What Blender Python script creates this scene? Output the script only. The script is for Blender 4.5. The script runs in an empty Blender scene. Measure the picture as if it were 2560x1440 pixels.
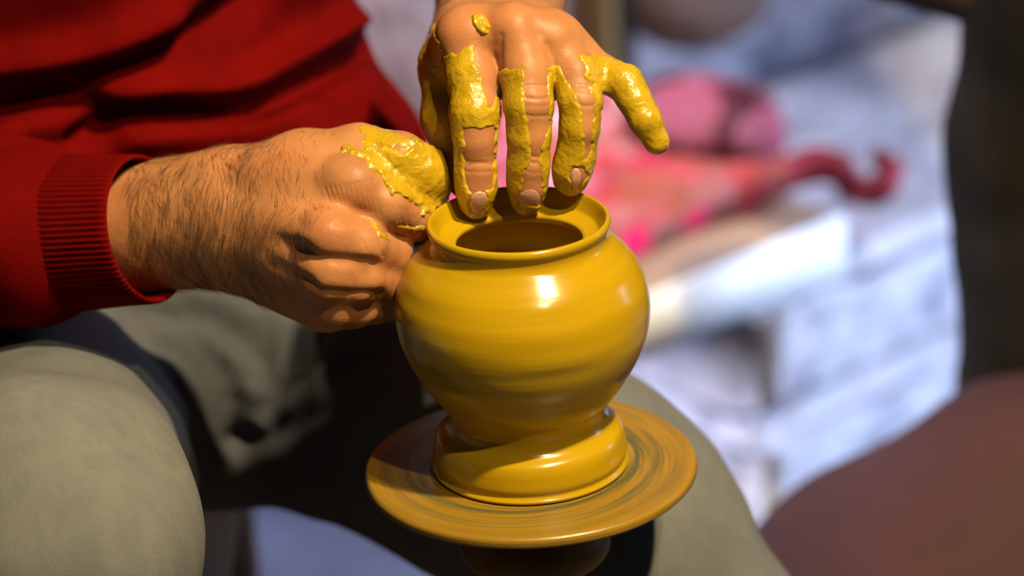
import bpy, bmesh, math, random
import numpy as np
from mathutils import Vector, Matrix

random.seed(7)
rng = np.random.default_rng(11)
scene = bpy.context.scene
COL = scene.collection

# ------------------------------------------------------------------ camera
FPX, DIST = 8500.0, 1545.0            # focal length in pixels, mm from lens to the pot's axis
PITCH, ROLL = math.radians(23.0), math.radians(3.0)
DISC_Z = 0.5
U0 = np.array([0, math.sin(PITCH), math.cos(PITCH)])
BK = np.array([0, -math.cos(PITCH), math.sin(PITCH)])
XA = np.array([1.0, 0, 0])
RT = XA * math.cos(ROLL) - U0 * math.sin(ROLL)
UP = U0 * math.cos(ROLL) + XA * math.sin(ROLL)
PIV = np.array([0, 0, DISC_Z + 0.0884]) - RT * 0.0044
BASIS = np.stack([RT, UP, BK])        # rows
CAMPOS = PIV + BK * DIST / 1000

def V(px, py, w=0.0):
    """picture point at a depth (mm towards the lens from the pot's axis) -> view-aligned mm"""
    k = (DIST - w) / FPX
    return np.array([(px - 1280) * k, (720 - py) * k, w])

def v2w(P):
    return PIV + np.asarray(P) @ BASIS / 1000

def w2v(P):
    return (np.asarray(P) - PIV) @ BASIS.T * 1000

def G(px, py, z):
    """where the line of sight meets the horizontal plane z (world metres)"""
    d = v2w(V(px, py, 0)) - CAMPOS
    t = (z - CAMPOS[2]) / d[2]
    return CAMPOS + d * t

def project(Pw):
    q = w2v(Pw)
    return 1280 + FPX * q[..., 0] / (DIST - q[..., 2]), 720 - FPX * q[..., 1] / (DIST - q[..., 2])

cam_data = bpy.data.cameras.new('camera')
cam = bpy.data.objects.new('camera', cam_data)
COL.objects.link(cam)
cam.matrix_world = Matrix(((RT[0], UP[0], BK[0], CAMPOS[0]), (RT[1], UP[1], BK[1], CAMPOS[1]),
                           (RT[2], UP[2], BK[2], CAMPOS[2]), (0, 0, 0, 1)))
cam_data.sensor_width = 36
cam_data.lens = FPX / 2560 * 36
cam_data.clip_start, cam_data.clip_end = 0.05, 50
cam_data.dof.use_dof = True
cam_data.dof.focus_distance = 1.525
cam_data.dof.aperture_fstop = 4.2
scene.camera = cam

# ------------------------------------------------------------------ world, lamps, exposure
scene.view_settings.view_transform = 'Standard'
scene.view_settings.look = 'None'
scene.view_settings.exposure = 0.0
scene.view_settings.gamma = 1.0
scene.view_settings.use_curve_mapping = False
world = bpy.data.worlds.new('world')
scene.world = world
world.use_nodes = True
bg = world.node_tree.nodes['Background']
bg.inputs[0].default_value = (0.55, 0.6, 0.8, 1)
bg.inputs[1].default_value = 0.02

def light(name, kind, loc, target, energy, color, size=0.1, size_y=None):
    d = bpy.data.lights.new(name, kind)
    d.energy, d.color = energy, color
    if kind == 'AREA':
        d.shape = 'RECTANGLE' if size_y else 'DISK'
        d.size = size
        if size_y:
            d.size_y = size_y
    else:
        d.shadow_soft_size = size
    o = bpy.data.objects.new(name, d)
    COL.objects.link(o)
    o.location = loc
    o.rotation_euler = (Vector(target) - Vector(loc)).to_track_quat('-Z', 'Y').to_euler()
    return o

def polar(az, el, r):
    a, e = math.radians(az), math.radians(el)
    return (math.sin(a) * math.cos(e) * r, -math.cos(a) * math.cos(e) * r, 0.58 + math.sin(e) * r)

WARM = (1.0, 0.79, 0.45)
light('ceiling_bulb', 'AREA', polar(43, 61.5, 1.7), (0, 0, 0.58), 43, WARM, 0.055)
light('ceiling_bulb', 'AREA', polar(38, 63, 1.75), (0, 0, 0.58), 10, WARM, 0.04)
light('ceiling_bulb', 'AREA', polar(26, 51, 1.75), (0, 0, 0.58), 12, WARM, 0.04)
COOL = (0.52, 0.655, 1.0)
light('window_daylight', 'AREA', (2.0, 0.95, 0.62), (0.38, 0.98, 0.2), 8.6, COOL, 0.7, 0.9).data.spread = math.radians(50)
light('bench_end_fill', 'AREA', (-1.25, 0.85, 0.72), (0.1, 0.84, 0.17), 4.6, (0.68, 0.72, 1.0), 0.5, 0.6).data.spread = math.radians(42)  # added cool fill for the bench's left end and floor, no door known
light('wall_fill', 'AREA', (0.35, 0.6, 1.25), (-0.16, 1.12, 0.30), 4.2, (0.80, 0.78, 1.0), 0.5, 0.5).data.spread = math.radians(28)  # added unseen fill above the bench to lift the wall, no roof opening known

# ------------------------------------------------------------------ small helpers
def link_mesh(name, verts, faces, mat, parent=None, smooth=True):
    me = bpy.data.meshes.new(name)
    verts = np.asarray(verts, np.float32)
    if isinstance(faces, np.ndarray):
        n, k = faces.shape
        me.vertices.add(len(verts))
        me.vertices.foreach_set('co', verts.ravel())
        me.loops.add(n * k)
        me.loops.foreach_set('vertex_index', faces.astype(np.int32).ravel())
        me.polygons.add(n)
        me.polygons.foreach_set('loop_start', np.arange(0, n * k, k, dtype=np.int32))
        me.polygons.foreach_set('loop_total', np.full(n, k, np.int32))
        me.update(calc_edges=True)
        me.validate()
    else:
        me.from_pydata([tuple(map(float, v)) for v in verts], [], faces)
    if smooth:
        me.polygons.foreach_set('use_smooth', np.ones(len(me.polygons), bool))
    me.materials.append(mat)
    o = bpy.data.objects.new(name, me)
    COL.objects.link(o)
    if parent:
        o.parent = parent
        o.matrix_parent_inverse = parent.matrix_world.inverted()
    return o

def thing(name, loc):
    o = bpy.data.objects.new(name, None)
    o.location = loc
    o.empty_display_size = 0.05
    COL.objects.link(o)
    o.matrix_world = Matrix.Translation(loc)
    return o

def tag(o, label=None, cat=None, group=None, kind=None):
    for k, v in (('label', label), ('category', cat), ('group', group), ('kind', kind)):
        if v:
            o[k] = v
    return o

# numpy noise
def vnoise(P, freq, seed=0):
    P = np.asarray(P, np.float32) * freq + seed * 17.31
    i = np.floor(P).astype(np.int64)
    f = (P - i).astype(np.float32)
    f = f * f * (3 - 2 * f)
    def h(a, b, c):
        n = (a * 374761393 + b * 668265263 + c * 2147483647 + seed * 1274126177) & 0xFFFFFFFF
        n = ((n ^ (n >> 13)) * 1274126177) & 0xFFFFFFFF
        return ((n ^ (n >> 16)) & 0xFFFF).astype(np.float32) / 32767.5 - 1
    x, y, z = i[..., 0], i[..., 1], i[..., 2]
    fx, fy, fz = f[..., 0], f[..., 1], f[..., 2]
    def lx(b, c):
        a0 = h(x, b, c); return a0 + (h(x + 1, b, c) - a0) * fx
    def ly(c):
        a0 = lx(y, c); return a0 + (lx(y + 1, c) - a0) * fy
    a0 = ly(z)
    return a0 + (ly(z + 1) - a0) * fz

def fbm(P, freq, octv=3, seed=0):
    r, a = 0, 1.0
    for k in range(octv):
        r = r + a * vnoise(P, freq * 2 ** k, seed + k)
        a *= 0.5
    return r

def smin(a, b, k):
    h = np.maximum(k - np.abs(a - b), 0) / k
    return np.minimum(a, b) - h * h * k * 0.25

def cap(a, b, ra, rb=None):
    return ('c', np.asarray(a, float), np.asarray(b, float), ra, ra if rb is None else rb)

def ell(c, r, rot=None):
    return ('e', np.asarray(c, float), np.asarray(r, float), rot)

def chain(pts, radii):
    return [cap(pts[i], pts[i + 1], radii[i], radii[i + 1]) for i in range(len(pts) - 1)]

def prim_eval(p, X, Y, Z):
    if p[0] == 'c':
        a, b, ra, rb = p[1:]
        ba = b - a
        L = max(ba @ ba, 1e-9)
        px, py, pz = X - a[0], Y - a[1], Z - a[2]
        t = np.clip((px * ba[0] + py * ba[1] + pz * ba[2]) / L, 0, 1)
        return np.sqrt((px - ba[0] * t) ** 2 + (py - ba[1] * t) ** 2 + (pz - ba[2] * t) ** 2) - (ra + (rb - ra) * t)
    c, r, rot = p[1:]
    q = [X - c[0], Y - c[1], Z - c[2]]
    if rot is not None:
        q = [rot[i][0] * q[0] + rot[i][1] * q[1] + rot[i][2] * q[2] for i in range(3)]
    k0 = np.sqrt((q[0] / r[0]) ** 2 + (q[1] / r[1]) ** 2 + (q[2] / r[2]) ** 2)
    k1 = np.sqrt((q[0] / r[0] ** 2) ** 2 + (q[1] / r[1] ** 2) ** 2 + (q[2] / r[2] ** 2) ** 2) + 1e-9
    return k0 * (k0 - 1) / k1

def prim_box(p):
    if p[0] == 'c':
        m = max(p[3], p[4])
        return np.minimum(p[1], p[2]) - m, np.maximum(p[1], p[2]) + m
    m = max(p[2])
    return p[1] - m, p[1] + m

class Field:
    def __init__(s, lo, hi, h, fill=25.0):
        s.o = np.asarray(lo, float)
        s.h = h
        s.n = np.ceil((np.asarray(hi) - s.o) / h).astype(int) + 1
        s.a = np.full(s.n, fill, np.float32)
        s.ax = [(s.o[k] + np.arange(s.n[k]) * h).astype(np.float32) for k in range(3)]
    def block(s, lo, hi):
        i0 = np.clip(np.floor((lo - s.o) / s.h).astype(int), 0, s.n - 1)
        i1 = np.clip(np.ceil((hi - s.o) / s.h).astype(int) + 1, 0, s.n)
        if np.any(i1 <= i0):
            return None
        return tuple(slice(a, b) for a, b in zip(i0, i1))
    def add(s, prims, k_in=4.0, k_out=4.0, pad=14.0, sub=False):
        boxes = [prim_box(p) for p in prims]
        lo = np.min([b[0] for b in boxes], 0) - pad
        hi = np.max([b[1] for b in boxes], 0) + pad
        sl = s.block(lo, hi)
        if sl is None:
            return
        X = s.ax[0][sl[0]][:, None, None]; Y = s.ax[1][sl[1]][None, :, None]; Z = s.ax[2][sl[2]][None, None, :]
        g = None
        for p in prims:
            d = prim_eval(p, X, Y, Z).astype(np.float32)
            g = d if g is None else smin(g, d, k_in)
        if sub:
            s.a[sl] = -smin(-s.a[sl], g, k_out)
        else:
            s.a[sl] = smin(s.a[sl], g, k_out)
    def sample(s, P):
        q = (np.asarray(P) - s.o) / s.h
        i = np.clip(np.floor(q).astype(int), 0, s.n - 2)
        f = q - i
        r = 0
        for dx in (0, 1):
            for dy in (0, 1):
                for dz in (0, 1):
                    wgt = (f[:, 0] if dx else 1 - f[:, 0]) * (f[:, 1] if dy else 1 - f[:, 1]) * (f[:, 2] if dz else 1 - f[:, 2])
                    r = r + wgt * s.a[i[:, 0] + dx, i[:, 1] + dy, i[:, 2] + dz]
        return r
    def mesh(s, arr=None, smooth=2):
        return surface_nets(s.a if arr is None else arr, s.o, s.h, smooth)

def surface_nets(a, o, h, smooth=2):
    ins = a < 0
    n = np.array(a.shape)
    cnt = np.zeros(n - 1, np.uint8)
    for dx in (0, 1):
        for dy in (0, 1):
            for dz in (0, 1):
                cnt += ins[dx:n[0] - 1 + dx, dy:n[1] - 1 + dy, dz:n[2] - 1 + dz]
    act = (cnt > 0) & (cnt < 8)
    idx = np.argwhere(act)
    vid = np.full(n - 1, -1, np.int64)
    vid[act] = np.arange(len(idx))
    acc = np.zeros((len(idx), 3)); num = np.zeros(len(idx))
    corners = [(x, y, z) for x in (0, 1) for y in (0, 1) for z in (0, 1)]
    for c0 in corners:
        for k in range(3):
            if c0[k]:
                continue
            c1 = list(c0); c1[k] = 1
            v0 = a[idx[:, 0] + c0[0], idx[:, 1] + c0[1], idx[:, 2] + c0[2]]
            v1 = a[idx[:, 0] + c1[0], idx[:, 1] + c1[1], idx[:, 2] + c1[2]]
            m = (v0 < 0) != (v1 < 0)
            t = np.where(m, v0 / np.where(m, v0 - v1, 1), 0)
            pt = np.zeros((len(idx), 3)) + np.array(c0)
            pt[:, k] = t
            acc[m] += pt[m]; num[m] += 1
    P = idx + acc / num[:, None]
    faces = []
    for k in range(3):
        k1, k2 = (k + 1) % 3, (k + 2) % 3
        s0 = [slice(None)] * 3; s1 = [slice(None)] * 3
        s0[k] = slice(0, -1); s1[k] = slice(1, None)
        A, B = ins[tuple(s0)], ins[tuple(s1)]
        e = np.argwhere(A != B)
        ok = (e[:, k1] > 0) & (e[:, k2] > 0) & (e[:, k1] < n[k1] - 1) & (e[:, k2] < n[k2] - 1)
        e = e[ok]
        fl = A[e[:, 0], e[:, 1], e[:, 2]]
        q = []
        for d1, d2 in ((-1, -1), (0, -1), (0, 0), (-1, 0)):
            c = e.copy(); c[:, k1] += d1; c[:, k2] += d2
            q.append(vid[c[:, 0], c[:, 1], c[:, 2]])
        q = np.stack(q, 1)
        q[~fl] = q[~fl][:, ::-1]
        faces.append(q)
    Fq = np.concatenate(faces)
    P = o + P * h
    if smooth:
        P = laplace(P, Fq, smooth)
    return P, Fq

def laplace(P, Fq, it, lam=0.6):
    e = np.concatenate([Fq[:, [0, 1]], Fq[:, [1, 2]], Fq[:, [2, 3]], Fq[:, [3, 0]]])
    e = np.concatenate([e, e[:, ::-1]])
    deg = np.bincount(e[:, 0], minlength=len(P)).astype(float)
    deg[deg == 0] = 1
    for j in range(it):
        M = np.stack([np.bincount(e[:, 0], weights=P[e[:, 1], k], minlength=len(P)) for k in range(3)], 1) / deg[:, None]
        P = P + (M - P) * lam
    return P

def vnormals(P, Fq):
    fn = np.cross(P[Fq[:, 2]] - P[Fq[:, 0]], P[Fq[:, 3]] - P[Fq[:, 1]])
    N = np.zeros_like(P)
    for k in range(4):
        for c in range(3):
            N[:, c] += np.bincount(Fq[:, k], weights=fn[:, c], minlength=len(P))
    return N / (np.linalg.norm(N, axis=1, keepdims=True) + 1e-12)

def vpix(P):
    return 1280 + FPX * P[:, 0] / (DIST - P[:, 2]), 720 - FPX * P[:, 1] / (DIST - P[:, 2])

def poly_dist(poly, x, y):
    """signed distance, + inside, for arrays of points"""
    poly = np.asarray(poly, float)
    d = np.full(x.shape, 1e9); ins = np.zeros(x.shape, bool)
    for i in range(len(poly)):
        a, b = poly[i], poly[(i + 1) % len(poly)]
        ba = b - a
        t = np.clip(((x - a[0]) * ba[0] + (y - a[1]) * ba[1]) / max(ba @ ba, 1e-9), 0, 1)
        d = np.minimum(d, (x - a[0] - ba[0] * t) ** 2 + (y - a[1] - ba[1] * t) ** 2)
        c = (a[1] > y) != (b[1] > y)
        with np.errstate(divide='ignore', invalid='ignore'):
            xi = a[0] + (y - a[1]) * ba[0] / (ba[1] if ba[1] else 1e-9)
        ins ^= c & (x < xi)
    return np.where(ins, np.sqrt(d), -np.sqrt(d))

def line_dist(pl, x, y):
    pl = np.asarray(pl, float)
    d = np.full(x.shape, 1e9)
    for a, b in zip(pl[:-1], pl[1:]):
        ba = b - a
        t = np.clip(((x - a[0]) * ba[0] + (y - a[1]) * ba[1]) / max(ba @ ba, 1e-9), 0, 1)
        d = np.minimum(d, (x - a[0] - ba[0] * t) ** 2 + (y - a[1] - ba[1] * t) ** 2)
    return np.sqrt(d)

# ------------------------------------------------------------------ materials
class NT:
    def __init__(s, name):
        s.m = bpy.data.materials.new(name)
        s.m.use_nodes = True
        s.t = s.m.node_tree
        s.b = s.t.nodes['Principled BSDF']
    def n(s, typ, **kw):
        o = s.t.nodes.new('ShaderNode' + typ)
        for k, v in kw.items():
            if k.startswith('i_'):
                key = k[2:]
                key = int(key) if key.isdigit() else key.replace('_', ' ')
                if isinstance(v, bpy.types.NodeSocket):
                    s.t.links.new(v, o.inputs[key])
                else:
                    o.inputs[key].default_value = v
            else:
                setattr(o, k, v)
        return o
    def math(s, op, a, b=0.0):
        o = s.t.nodes.new('ShaderNodeMath'); o.operation = op
        for i, v in enumerate((a, b)):
            if isinstance(v, bpy.types.NodeSocket):
                s.t.links.new(v, o.inputs[i])
            else:
                o.inputs[i].default_value = v
        return o.outputs[0]
    def coord(s, scale=(1, 1, 1), rot=(0, 0, 0)):
        tc = s.n('TexCoord')
        mp = s.n('Mapping')
        s.t.links.new(tc.outputs['Object'], mp.inputs[0])
        mp.inputs['Scale'].default_value = scale
        mp.inputs['Rotation'].default_value = rot
        return mp.outputs[0]
    def noise(s, vec, scale, detail=4, rough=0.55, dist=0.0):
        o = s.n('TexNoise', i_Scale=scale, i_Detail=detail, i_Roughness=rough, i_Distortion=dist)
        if vec is not None:
            s.t.links.new(vec, o.inputs['Vector'])
        return o.outputs['Fac']
    def ramp(s, fac, stops):
        o = s.n('ValToRGB')
        s.t.links.new(fac, o.inputs[0])
        cr = o.color_ramp
        while len(cr.elements) < len(stops):
            cr.elements.new(0.5)
        for e, (p, c) in zip(cr.elements, stops):
            e.position = p
            e.color = (*c, 1) if len(c) == 3 else c
        return o.outputs[0]
    def mix(s, fac, a, b, mode='MIX'):
        o = s.n('Mix', data_type='RGBA', blend_type=mode)
        for sock, v in ((o.inputs[0], fac), (o.inputs[6], a), (o.inputs[7], b)):
            if isinstance(v, bpy.types.NodeSocket):
                s.t.links.new(v, sock)
            else:
                sock.default_value = v if not isinstance(v, tuple) or len(v) == 4 else (*v, 1)
        return o.outputs[2]
    def set(s, key, v):
        if isinstance(v, bpy.types.NodeSocket):
            s.t.links.new(v, s.b.inputs[key])
        else:
            s.b.inputs[key].default_value = v if not (isinstance(v, tuple) and len(v) == 3 and key != 'Subsurface Radius') else (*v, 1)
    def bump(s, h, strength, dist, prev=None):
        o = s.n('Bump', i_Strength=strength, i_Distance=dist)
        s.t.links.new(h, o.inputs['Height'])
        if prev:
            s.t.links.new(prev, o.inputs['Normal'])
        return o.outputs[0]
    def done(s, normal=None):
        if normal:
            s.t.links.new(normal, s.b.inputs['Normal'])
        return s.m

def ring_coord(nt, around, radial, vert):
    """object-space coordinates that follow the turning: angle stretched, radius and height fine"""
    tc = nt.n('TexCoord'); sp = nt.n('SeparateXYZ')
    nt.t.links.new(tc.outputs['Object'], sp.inputs[0])
    x, y, z = sp.outputs
    r = nt.math('SQRT', nt.math('ADD', nt.math('MULTIPLY', x, x), nt.math('MULTIPLY', y, y)))
    cb = nt.n('CombineXYZ')
    inv = nt.math('DIVIDE', around, nt.math('ADD', r, 0.001))
    nt.t.links.new(nt.math('ADD', nt.math('MULTIPLY', x, inv), nt.math('MULTIPLY', r, radial)), cb.inputs[0])
    nt.t.links.new(nt.math('MULTIPLY', y, inv), cb.inputs[1])
    nt.t.links.new(nt.math('MULTIPLY', z, vert), cb.inputs[2])
    return cb.outputs[0], r

def m_pot():
    t = NT('wet_ochre_clay')
    c, r = ring_coord(t, 0.35, 40, 110)
    f = t.noise(c, 1.0, 4, 0.6)
    col = t.ramp(f, [(0.28, (0.39, 0.235, 0.003)), (0.5, (0.44, 0.268, 0.004)), (0.75, (0.48, 0.30, 0.005))])
    t.set('Base Color', col)
    t.set('Roughness', t.math('ADD', t.math('MULTIPLY', f, 0.16), 0.12))
    t.set('Specular IOR Level', 0.5)
    c2, _ = ring_coord(t, 0.9, 150, 420)
    return t.done(t.bump(t.noise(c2, 1.0, 3, 0.6), 0.10, 0.0008))

def m_disc():
    t = NT('clay_stained_wheel')
    c, r = ring_coord(t, 0.9, 210, 40)
    f = t.noise(c, 1.0, 5, 0.65)
    # slip thrown outwards: ochre at the edge, streaked grey-green nearer the foot
    k = t.ramp(r, [(0.0, (1, 1, 1)), (0.052, (1, 1, 1)), (0.068, (0.45, 0.45, 0.45)), (0.078, (0.2, 0.2, 0.2))])
    streak = t.ramp(f, [(0.43, (0, 0, 0)), (0.57, (1, 1, 1))])
    k2 = t.mix(1.0, k, streak, 'MULTIPLY')
    base = t.ramp(t.noise(c, 0.8, 3), [(0.3, (0.26, 0.138, 0.010)), (0.7, (0.35, 0.195, 0.013))])
    base = t.mix(k2, base, (0.085, 0.085, 0.03))
    t.set('Base Color', base)
    t.set('Roughness', 0.34)
    return t.done(t.bump(f, 0.25, 0.001))

def m_skin():
    t = NT('skin')
    c = t.coord()
    f = t.noise(c, 45, 4)
    col = t.ramp(f, [(0.3, (0.37, 0.155, 0.058)), (0.55, (0.46, 0.205, 0.08)), (0.75, (0.51, 0.235, 0.10))])
    g = t.noise(c, 14, 2)
    col = t.mix(t.ramp(g, [(0.45, (0, 0, 0)), (0.7, (0.45, 0.45, 0.45))]), col, (0.46, 0.155, 0.07))
    t.set('Base Color', col)
    t.set('Roughness', 0.46)
    t.set('Specular IOR Level', 0.28)
    t.set('Subsurface Weight', 0.12)
    t.set('Subsurface Radius', (1.0, 0.4, 0.2))
    t.set('Subsurface Scale', 0.004)
    vo = t.n('TexVoronoi', i_Scale=900.0)
    t.t.links.new(c, vo.inputs['Vector'])
    b = t.bump(vo.outputs['Distance'], 0.14, 0.0004)
    return t.done(t.bump(t.noise(c, 420, 4), 0.16, 0.0007, b))

def m_clay():
    t = NT('smeared_wet_clay')
    c = t.coord()
    f = t.noise(c, 60, 5, 0.6)
    t.set('Base Color', t.ramp(f, [(0.3, (0.36, 0.225, 0.006)), (0.55, (0.49, 0.31, 0.01)), (0.8, (0.57, 0.385, 0.025))]))
    t.set('Roughness', t.ramp(t.noise(c, 120, 3), [(0.35, (0.10,) * 3), (0.7, (0.32,) * 3)]))
    t.set('Specular IOR Level', 0.6)
    b = t.bump(t.noise(c, 140, 5, 0.6, 0.6), 0.7, 0.0016)
    return t.done(t.bump(t.noise(c, 520, 3, 0.6), 0.3, 0.0006, b))

def m_nail():
    t = NT('fingernail')
    t.set('Base Color', t.ramp(t.noise(t.coord(), 120, 2), [(0.3, (0.55, 0.29, 0.185)), (0.7, (0.65, 0.38, 0.26))]))
    t.set('Roughness', 0.27)
    t.set('Subsurface Weight', 0.1)
    t.set('Subsurface Scale', 0.002)
    return t.done()

def m_hair():
    t = NT('dark_hair')
    t.set('Base Color', (0.085, 0.04, 0.015))
    t.set('Roughness', 0.5)
    return t.done()

def m_sweater():
    t = NT('red_knit')
    c = t.coord()
    f = t.noise(c, 30, 3)
    t.set('Base Color', t.ramp(f, [(0.3, (0.10, 0.0012, 0.0010)), (0.7, (0.15, 0.002, 0.0012))]))
    t.set('Roughness', 0.85)
    t.set('Specular IOR Level', 0.04)
    return t.done(t.bump(t.noise(t.coord((900, 900, 500)), 1.0, 2), 0.35, 0.001))

def m_jeans():
    t = NT('faded_denim')
    c = t.coord()
    f = t.noise(c, 9, 4)
    col = t.ramp(f, [(0.3, (0.13, 0.135, 0.14)), (0.55, (0.18, 0.18, 0.17)), (0.75, (0.21, 0.205, 0.185))])
    g = t.noise(t.coord((1.0, 1.0, 0.35)), 110, 4, 0.7)
    col = t.mix(t.ramp(g, [(0.4, (0.25,) * 3), (0.6, (0,) * 3)]), col, (0.10, 0.11, 0.12))
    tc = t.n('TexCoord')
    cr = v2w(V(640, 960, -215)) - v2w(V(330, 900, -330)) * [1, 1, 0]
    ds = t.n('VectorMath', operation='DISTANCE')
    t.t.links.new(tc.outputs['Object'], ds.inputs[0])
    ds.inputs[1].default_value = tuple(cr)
    lap_shade = t.ramp(t.math('MULTIPLY', ds.outputs['Value'], 4.0), [(0.25, (0.75,) * 3), (0.62, (0, 0, 0))])  # shade over the lap painted into the denim, fading outwards
    col = t.mix(lap_shade, col, (0.060, 0.066, 0.085))
    t.set('Base Color', col)
    t.set('Roughness', 0.9)
    t.set('Specular IOR Level', 0.1)
    return t.done(t.bump(t.noise(c, 700, 2), 0.3, 0.0008))

def m_plaster(name, tint=(1, 1, 1), scale=8, dark=0.45):
    t = NT(name)
    c = t.coord()
    f = t.noise(c, scale, 6, 0.62, 0.4)
    a = tuple(0.80 * x for x in tint); b = tuple(0.62 * x for x in tint)
    d = (0.20 * tint[0], 0.19 * tint[1], 0.25 * tint[2])
    col = t.ramp(f, [(0.33, d), (dark + 0.03, b), (0.60, a)])
    g = t.noise(c, scale * 0.45, 3)
    col = t.mix(t.ramp(g, [(0.55, (0, 0, 0)), (0.72, (0.55,) * 3)]), col, (0.52 * tint[0], 0.38 * tint[1], 0.36 * tint[2]))
    t.set('Base Color', col)
    t.set('Roughness', 0.85)
    t.set('Specular IOR Level', 0.2)
    return t.done(t.bump(f, 0.6, 0.02))

def m_wood(name, a, b, scale=(3, 40, 40), rough=0.6, rot=(0, 0, 0)):
    t = NT(name)
    c = t.coord(scale, rot)
    f = t.noise(c, 1.0, 5, 0.6, 0.8)
    t.set('Base Color', t.ramp(f, [(0.3, a), (0.7, b)]))
    t.set('Roughness', rough)
    t.set('Specular IOR Level', 0.2)
    return t.done(t.bump(f, 0.3, 0.004))

def m_plain(name, a, b, scale=20, rough=0.8):
    t = NT(name)
    f = t.noise(t.coord(), scale, 4)
    t.set('Base Color', t.ramp(f, [(0.3, a), (0.7, b)]))
    t.set('Roughness', rough)
    return t.done(t.bump(f, 0.3, 0.004))

def m_floral(name, scale, seed, cols, hem=None, mixf=0.35):
    t = NT(name)
    c = t.coord((1, 1, 1), (0.3 * seed, 0.2, 0.5 * seed))
    nz = t.n('TexNoise', i_Scale=scale * 0.8, i_Detail=2.0)
    t.t.links.new(c, nz.inputs['Vector'])
    w = t.mix(0.035, c, nz.outputs['Color'], 'ADD')
    vo = t.n('TexVoronoi', i_Scale=scale)
    t.t.links.new(w, vo.inputs['Vector'])
    sp = t.n('SeparateColor')
    t.t.links.new(vo.outputs['Color'], sp.inputs[0])
    n = len(cols)
    pal = t.ramp(sp.outputs[0], [(i / n, col) for i, col in enumerate(cols)])
    pal.node.color_ramp.interpolation = 'CONSTANT'
    vo2 = t.n('TexVoronoi', i_Scale=scale * 2.3)
    t.t.links.new(w, vo2.inputs['Vector'])
    sp2 = t.n('SeparateColor')
    t.t.links.new(vo2.outputs['Color'], sp2.inputs[0])
    petals = t.ramp(sp2.outputs[1], [(0.0, (0.42, 0.02, 0.07)), (0.35, (0.5, 0.3, 0.32)), (0.6, (0.34, 0.04, 0.03)), (0.85, (0.06, 0.06, 0.05))])
    petals.node.color_ramp.interpolation = 'CONSTANT'
    col = t.mix(mixf, pal, petals)
    if hem:                       # border print: pink flowers and dark leaf pairs along the front fold
        hb, per = hem
        tc = t.n('TexCoord')
        def dot(vec):
            o = t.n('VectorMath', operation='DOT_PRODUCT')
            t.t.links.new(tc.outputs['Object'], o.inputs[0]); o.inputs[1].default_value = tuple(vec)
            return o.outputs['Value']
        pa = t.math('PINGPONG', dot(D1), per / 2)
        zz = t.math('SUBTRACT', dot(Zv), 0.018)
        fl_ = t.math('SQRT', t.math('ADD', t.math('MULTIPLY', pa, pa), t.math('MULTIPLY', zz, zz)))
        pb_ = t.math('SUBTRACT', per / 2, pa)
        pb_ = t.math('SUBTRACT', pb_, 0.0085)
        lf = t.math('SQRT', t.math('ADD', t.math('MULTIPLY', pb_, pb_), t.math('MULTIPLY', zz, zz)))
        band = t.math('LESS_THAN', dot(D2), hb + 0.012)
        g1 = t.math('MULTIPLY', band, t.math('LESS_THAN', fl_, 0.0125))
        g2 = t.math('MULTIPLY', band, t.math('LESS_THAN', lf, 0.0072))
        col = t.mix(t.math('MULTIPLY', band, 0.6), col, (0.40, 0.07, 0.05))
        col = t.mix(g2, col, (0.07, 0.06, 0.05))
        col = t.mix(g1, col, (0.62, 0.015, 0.11))
    t.set('Base Color', col)
    t.set('Roughness', 0.85)
    t.set('Specular IOR Level', 0.15)
    return t.done(t.bump(t.noise(c, 300, 2), 0.2, 0.001))

MAT = dict(
    rail=m_wood('brown_timber', (0.045, 0.028, 0.022), (0.085, 0.055, 0.042), (14, 14, 2.0), 0.8),
    white=m_plain('overlit_white', (0.80, 0.80, 0.76), (0.86, 0.86, 0.83), 30, 0.5),  # daylight glare on the board's front, put into the colour
    pot=m_pot(), disc=m_disc(), skin=m_skin(), clay=m_clay(), nail=m_nail(), hair=m_hair(),
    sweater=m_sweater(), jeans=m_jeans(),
    plaster=m_plaster('whitewash', (0.78, 0.83, 0.96), 11, 0.46),
    plaster2=m_plaster('whitewashed_stone', (0.92, 0.90, 0.95), 16, 0.43),
    floor=m_plaster('worn_stone_floor', (0.10, 0.13, 0.21), 7, 0.5),
    board=m_wood('bare_pale_timber', (0.30, 0.19, 0.12), (0.39, 0.265, 0.18)),
    hub=m_wood('clay_soaked_wood', (0.16, 0.075, 0.018), (0.36, 0.19, 0.045), (30, 30, 60), 0.5),
    stool=m_wood('dark_brown_wood', (0.07, 0.035, 0.012), (0.13, 0.065, 0.02), (20, 20, 4)),
    post=m_wood('old_timber', (0.006, 0.004, 0.002), (0.028, 0.020, 0.009), (14, 14, 2.0), 0.8),
    ochre=m_wood('ochre_timber', (0.16, 0.10, 0.03), (0.26, 0.18, 0.06), (14, 14, 2.0), 0.7),
    maroon=m_plain('maroon_cloth', (0.044, 0.013, 0.014), (0.075, 0.023, 0.024), 9),
    brown=m_plain('brown_cloth', (0.018, 0.011, 0.008), (0.036, 0.023, 0.016), 9),
    magenta=m_floral('magenta_print', 22, 2, [(0.06, 0.002, 0.006), (0.10, 0.004, 0.012), (0.025, 0.002, 0.005), (0.13, 0.003, 0.012), (0.20, 0.05, 0.075), (0.04, 0.003, 0.008)], mixf=0.06),
    red=m_plain('dark_red_cloth', (0.20, 0.008, 0.016), (0.34, 0.02, 0.03), 16),
)

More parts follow.
